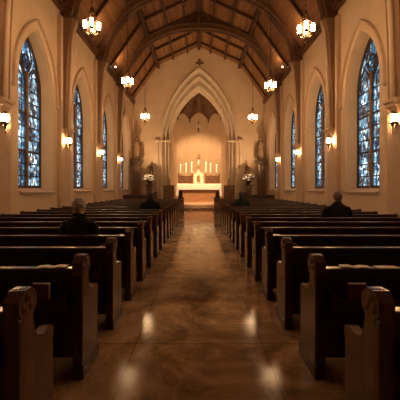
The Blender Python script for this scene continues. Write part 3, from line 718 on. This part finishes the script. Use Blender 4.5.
# dark panelled screens in front of the first pew rows, at the walls
for s, nm in ((-1,'left'),(1,'right')):
    r = empty('panelled_screen', (s*4.42,20.9,0), 0, 'low dark panelled screen by the %s wall between pews and chancel' % nm, 'screen', 'low panelled screens')
    MB().box(-.85,.85,-.05,.05,0,1.10,.01).build('panel', M['pew'], r)
    MB().box(-.88,.88,-.08,.08,1.10,1.16,.01).build('top_rail', M['pew'], r)
    b = MB()
    for k in range(5): xx = -.82+k*.41; b.box(xx-.03,xx+.03,-.075,-.05,.05,1.1,.006)
    b.build('stile', M['pew_end'], r)
    # high backed chair
    r = empty('high_backed_chair', (s*3.45,22.75,.15), 0, 'dark high-backed wooden chair beside the flower pedestal on the %s' % nm, 'chair', 'chairs beside the flower pedestals')
    MB().box(-.25,.25,-.22,.24,.42,.47,.01).build('seat', M['pew'], r)
    MB().box(-.25,.25,.20,.25,.47,1.18,.01).build('backrest', M['pew'], r)
    for lx in (-.22,.22):
        for ly in (-.19,.21): MB().box(lx-.025,lx+.025,ly-.025,ly+.025,0,.42,.004).build('leg', M['pew'], r)
        MB().box(lx-.025,lx+.025,-.2,.22,.66,.70,.006).box(lx-.02,lx+.02,-.2,-.16,.47,.66,.004).build('armrest', M['pew'], r)

# ------------------------------------------------------------------ statues on tall pedestals
def remesh(o, vox, smooth_it=4):
    m = o.modifiers.new('r','REMESH'); m.mode = 'VOXEL'; m.voxel_size = vox; m.use_smooth_shade = True
    s = o.modifiers.new('s','SMOOTH'); s.iterations = smooth_it; s.factor = .5
    return o
def ering(cx, cy, z, rx, ry, n=20, wav=0, ph=0): return [(cx+rx*(1+wav*math.sin(5*a+ph))*math.cos(a), cy+ry*(1+wav*math.sin(5*a+ph))*math.sin(a), z) for a in [2*PI*i/n for i in range(n)]]
for s, nm in ((-1,'left'),(1,'right')):
    p = empty('tall_pedestal', (s*4.95,23.9,0), 0, 'tall brown wooden pedestal carrying a statue at the %s corner of the end wall' % nm, 'pedestal', 'tall statue pedestals')
    MB().box(-.36,.36,-.3,.3,0,.35,.02).build('base', M['pew_end'], p)
    b = MB().box(-.28,.28,-.24,.24,.35,3.5,.02)
    for k in (-1,0,1): b.box(k*.17-.035,k*.17+.035,-.265,-.24,.5,3.3,.008)
    b.build('shaft', M['pew_end'], p)
    b = MB().loft([[(x*w_, y*w_*.85, z) for x, y in ((-1,-1),(1,-1),(1,1),(-1,1))] for z, w_ in ((3.45,.28),(3.55,.32),(3.68,.42),(3.80,.44))]); b.box(-.48,.48,-.42,.42,3.80,3.9,.015)
    b.build('capital', M['pew'], p)
    st = empty('robed_statue', (s*4.95,23.9,3.9), 0, 'tall tan robed statue on the %s pedestal with a staff at its side' % nm, 'statue', 'robed statues on pedestals')
    b = MB().loft([ering(0,0,z,rx,ry,24,wv,z*1.5) for z, rx, ry, wv in ((0,.30,.24,.10),(.25,.27,.22,.10),(.7,.22,.18,.08),(1.0,.20,.16,.05),(1.25,.22,.15,.03),(1.42,.20,.13,0),(1.5,.09,.08,0),(1.56,.065,.065,0))])
    b.ell((0,-.01,1.68), (.095,.11,.135)); b.ell((0,.02,1.70), (.115,.12,.15)); b.ell((0,-.12,1.67), (.02,.03,.03))
    for q_ in (-1,1): b.tube([(q_*.19,0,1.38),(q_*.27,-.04,1.15),(q_*.24,-.22,1.05 if q_ != s else 1.2)], [.075,.085,.07], 10)
    o = b.build('body', M['statue'], st); remesh(o, .02)
    MB().tube([(s*.28,-.24,.02),(s*.28,-.24,2.1)], .025, 8).build('staff', M['wood_dark'], st)
    # flower pedestal and white flower arrangement
    fp = empty('flower_pedestal', (s*3.92,23.6,0), 0, 'brown wooden pedestal holding white flowers %s of the chancel arch' % nm, 'pedestal', 'flower pedestals')
    MB().box(-.26,.26,-.26,.26,.0,.2,.015).box(-.2,.2,-.2,.2,.2,1.8,.015).build('shaft', M['pew_end'], fp)
    MB().box(-.29,.29,-.29,.29,1.8,1.9,.015).build('top', M['pew_end'], fp)
    fl = empty('flower_arrangement', (s*3.92,23.6,1.9), 0, 'bushy white flower arrangement in a dark urn %s of the chancel arch' % nm, 'flowers', 'white flower arrangements')
    MB().lathe([(.10,0),(.06,.05),(.08,.10),(.20,.22),(.22,.30),(.17,.32)], (0,0,0), 14).build('urn', M['iron'], fl, smooth=True)
    b = MB(); rnd = random.Random(3+s)
    for k in range(90):
        a = rnd.uniform(0,2*PI); e_ = rnd.uniform(-.25,1.0); rr = rnd.uniform(.3,.52)
        c = Vector((rr*math.cos(a)*math.cos(e_), rr*math.sin(a)*math.cos(e_)*.8, .42+.36*math.sin(e_)+.02))
        rot = Matrix.Rotation(rnd.uniform(0,6),3,'Z')@Matrix.Rotation(rnd.uniform(-1,1),3,'Y')
        b.ell(c, (.09,.035,.012), 6, 4, rot)
    for k in range(24):
        a = rnd.uniform(0,2*PI); e_ = rnd.uniform(-.1,1.3); b.tube([(0,0,.3),(.38*math.cos(a)*math.cos(e_),.3*math.sin(a)*math.cos(e_),.42+.33*math.sin(e_))], .006, 4)
    b.build('leaves', M['leaf'], fl)['kind'] = 'stuff'
    for k in range(60):
        a = rnd.uniform(0,2*PI) if k % 3 else rnd.uniform(PI,2*PI); e_ = rnd.uniform(-.2,1.25); rr = rnd.uniform(.42,.5)
        c = Vector((rr*1.05*math.cos(a)*math.cos(e_), rr*.8*math.sin(a)*math.cos(e_), .42+.40*math.sin(e_)))
        b = MB()
        for q_ in range(5):
            t_ = 2*PI*q_/5+a; b.ell(c+Vector((.035*math.cos(t_),.035*math.sin(t_),.012)), (.042,.032,.026), 6, 4)
        b.ell(c, (.03,.03,.03), 6, 4)
        b.build('blossom', M['petal'], fl)
    # small carved figure on a bracket behind the flowers
    sf = empty('carved_finial_statue', (s*3.9,24.45,0), 0, 'small dark carved canopied figure on a post behind the flowers, %s of the arch' % nm, 'statue', 'canopied figures behind the flowers')
    MB().box(-.07,.07,-.07,.07,0,2.55,.01).box(-.16,.16,-.16,.16,2.5,2.6,.01).build('post', M['carved'], sf)
    o = MB().loft([ering(0,0,z,r1,r1*.8,14,.05) for z, r1 in ((2.6,.12),(2.8,.10),(3.0,.11),(3.08,.05),(3.12,.04))]).ell((0,0,3.18),(.06,.06,.08),10,6).build('figure', M['statue'], sf)
    MB().lathe([(.17,3.27),(.15,3.33),(.05,3.5),(.02,3.75),(.004,3.85)], (0,0,0), 8).box(-.15,.15,.09,.12,2.6,3.3).build('canopy', M['carved'], sf)

# ------------------------------------------------------------------ people (seated, seen from behind)
def person(loc, label, hair, coat, sc=1.0, turn=0.0, lean=0.0, hood=False, wide=1.0):
    P = empty('person', loc, 0, label, 'person'); P.scale = (sc, sc, sc)
    hz = 1.335
    # body: head, neck, torso, arms, hands and legs as one surface
    b = MB()
    Rt = Matrix.Rotation(turn, 3, 'Z')
    def hp(x, y, z): v = Rt @ Vector((x, y, z-hz)); return (v.x, v.y+.15+lean, v.z+hz)
    b.ell(hp(0,0,hz+.015), (.078,.095,.105), 18, 12, Rt); b.ell(hp(0,.03,hz-.055), (.058,.068,.065), 14, 9, Rt)
    b.ell(hp(0,.1,hz-.012), (.014,.02,.024), 8, 6, Rt); b.ell(hp(0,.088,hz-.052), (.026,.012,.009), 8, 5, Rt)
    for s in (-1,1): b.ell(hp(s*.081,.0,hz-.01), (.012,.02,.033), 8, 6, Rt)
    b.tube([(0,.14+lean,1.28),(0,.13+lean*.7,1.20),(0,.13,1.12)], [.056,.058,.07], 12)
    b.loft([ering(0,yy,z,rx,ry,18) for z, yy, rx, ry in ((.46,.18,.15,.12),(.60,.17,.155,.115),(.80,.15,.14,.10),(1.0,.14,.165,.105),(1.10,.13,.165,.09),(1.16,.13,.08,.06))])
    for s in (-1,1):
        b.tube([(s*.17,.13,1.09),(s*.24,.16,.84),(s*.24,.18,.80),(s*.13,.38,.70),(s*.09,.43,.675)], [.055,.045,.045,.032,.026], 10)
        b.ell((s*.07,.475,.665), (.038,.05,.018), 10, 6)
        for k in range(4):
            x0 = s*(.095-.018*k); L_ = (.062,.075,.080,.068)[k]
            b.tube([(x0,.50,.668),(x0-s*.012,.52+L_*.5,.665),(x0-s*.022,.515+L_*.8,.645)], [.0095,.009,.0075], 6)
        b.tube([(s*.045,.45,.672),(s*.028,.485,.682),(s*.022,.51,.678)], [.012,.011,.009], 6)
        b.tube([(s*.09,.2,.54),(s*.11,.58,.53),(s*.115,.62,.49),(s*.115,.60,.12),(s*.115,.60,.07)], [.085,.062,.058,.04,.036], 10)
        b.ell((s*.12,.66,.045), (.04,.11,.035), 10, 6)
    body = b.build('body', M['skin'], P); remesh(body, .008, 3)
    for s in (-1,1):
        MB().ell(hp(s*.03,.083,hz+.012), (.012,.008,.008), 8, 6, Rt).build('eye', M['eye'], P)
    # coat
    b = MB(); w_ = wide
    b.loft([ering(0,yy,z,rx*w_,ry,24) for z, yy, rx, ry in ((.455,.19,.21,.16),(.60,.175,.205,.155),(.80,.155,.20,.145),(.95,.145,.215,.145),(1.06,.135,.225,.135),(1.13,.13,.20,.12),(1.18,.128,.13,.095),(1.215,.13,.085,.08))])
    for s in (-1,1):
        b.tube([(s*.175*w_,.132,1.095),(s*.235*w_,.14,1.02),(s*.275*w_,.16,.84),(s*.265*w_,.19,.785),(s*.14,.39,.71)], [.082,.082,.07,.066,.05], 12)
        b.tube([(s*.10,.24,.555),(s*.115,.50,.555)], [.10,.09], 12)
    c_ = b.build('coat', coat, P); remesh(c_, .016, 8)
    b = MB(); b.tube([(.075*math.cos(a)*1.05,.135+lean*.5+.075*math.sin(a),1.222+.012*math.sin(a)*-1) for a in [2*PI*i/20 for i in range(21)]], .019, 8)
    b.build('collar', coat, P, smooth=True)
    b = MB()
    for s in (-1,1): b.tube([(s*.10,.3,.545),(s*.11,.58,.54),(s*.115,.63,.49),(s*.115,.61,.10)], [.085,.075,.07,.055], 12)
    remesh(b.build('trousers', M['trousers'], P), .016, 3)
    for s in (-1,1): MB().ell((s*.12,.67,.05), (.05,.135,.05), 12, 8).build('shoe', M['shoe'], P, smooth=True)
    # hair
    b = MB()
    if hood:
        b.ell(hp(0,-.015,hz+.03), (.092,.105,.112), 18, 12, Rt); b.ell(hp(0,-.055,hz-.07), (.085,.065,.12), 14, 9, Rt)
    else:
        b.ell(hp(0,-.018,hz+.032), (.097,.108,.108), 20, 12, Rt); b.ell(hp(0,-.045,hz-.03), (.078,.062,.075), 14, 9, Rt)
        rr = random.Random(int(loc[1]*10))
        for k in range(60):
            a = rr.uniform(0,2*PI); e_ = rr.uniform(-.3,1.4)
            v = Vector((.086*math.cos(a)*math.cos(e_), -.02+.096*math.sin(a)*math.cos(e_), hz+.032+.10*math.sin(e_)))
            if v.y > .05 and v.z < hz+.09: continue
            b.ell(hp(*(v*1.0)), (.026,.026,.022), 6, 4)
    remesh(b.build('hair', hair, P), .008, 1)
    return P
def seat_row(k): return Z1+PITCH*k+.11
person((-1.81,seat_row(3),0), 'grey haired person in a black coat seated in the left pews, nearest the camera', M['grey_hair'], M['coat'], .985, -.35, 0, False, .95)
person((3.32,seat_row(6),0), 'person with short greying brown hair and black coat seated near the right wall', M['brown_hair'], M['coat'], 1.03, -.1, 0, False, 1.12)
person((-1.60,seat_row(9),0), 'distant dark haired person in a black coat seated by the aisle on the left', M['dark_hair'], M['coat'], 1.03, .1, 0, False, 1.05)
person((1.64,seat_row(11),0), 'distant dark haired person in a dark green coat seated by the aisle on the right', M['dark_hair'], M['green_coat'], 1.0, -.1, 0, True, 1.1)

# ------------------------------------------------------------------ booklets and hymnals
def booklet(loc, rz, label):
    r = empty('open_booklet', loc, rz, label, 'booklet')
    for s in (-1,1):
        MB().loft([[(s*x, y, z) for x, z in ((0,.0),(.05,.012),(.12,.008),(.12,.003),(.05,.006),(0,-.0))] for y in (-.04,.04)]).build('page', M['paper'], r)
    return r
zr = .926
booklet((-1.25,Z1+PITCH+.05,zr+.003), .12, 'open white booklet lying on the top rail of the second pew on the left')
booklet((1.33,Z1+PITCH+.05,zr+.003), -.15, 'open white booklet lying on the top rail of the second pew on the right')
b = MB().box(-.09,.09,-.04,.04,0,.004); o = b.build('folded_leaflet', M['paper'], loc=(1.60,Z1+PITCH+.05,zr+.001)); tag(o, 'flat white leaflet beside the open booklet on the second right pew', 'leaflet')
hym = 0
def hymnal(s, k, x, rz, label):
    y = Z1+PITCH*k
    r = empty('hymnal', (s*x, y-.045, .617), rz, label, 'hymnal', 'hymnals in the pew racks')
    MB().box(-.07,.07,-.016,.016,0,.2,.003).build('cover', M['hymnal'], r)
    MB().box(-.066,.072,-.012,.012,.004,.203,.001).build('pages', M['paper'], r)
for s, nm in ((-1,'left'),(1,'right')):
    for k in (1,2,3,4):
        hymnal(s, k, 1.30, .0, 'red hymnal in the rack on the back of the %s %s pew' % (ordn[k], nm))
# white service sheets left on the seats at the aisle
for s, nm in ((-1,'left'),(1,'right')):
    for k in (1,2,3,4):
        o = MB().box(-.09,.09,-.12,.12,0,.012,.003).build('service_sheet', M['paper'], loc=(s*1.22, Z1+PITCH*k+.30, .451)); o.rotation_euler.z = .2*s
        tag(o, 'white sheet on the aisle end seat of the %s %s pew' % (ordn[k], nm), 'paper', 'service sheets on pew seats')
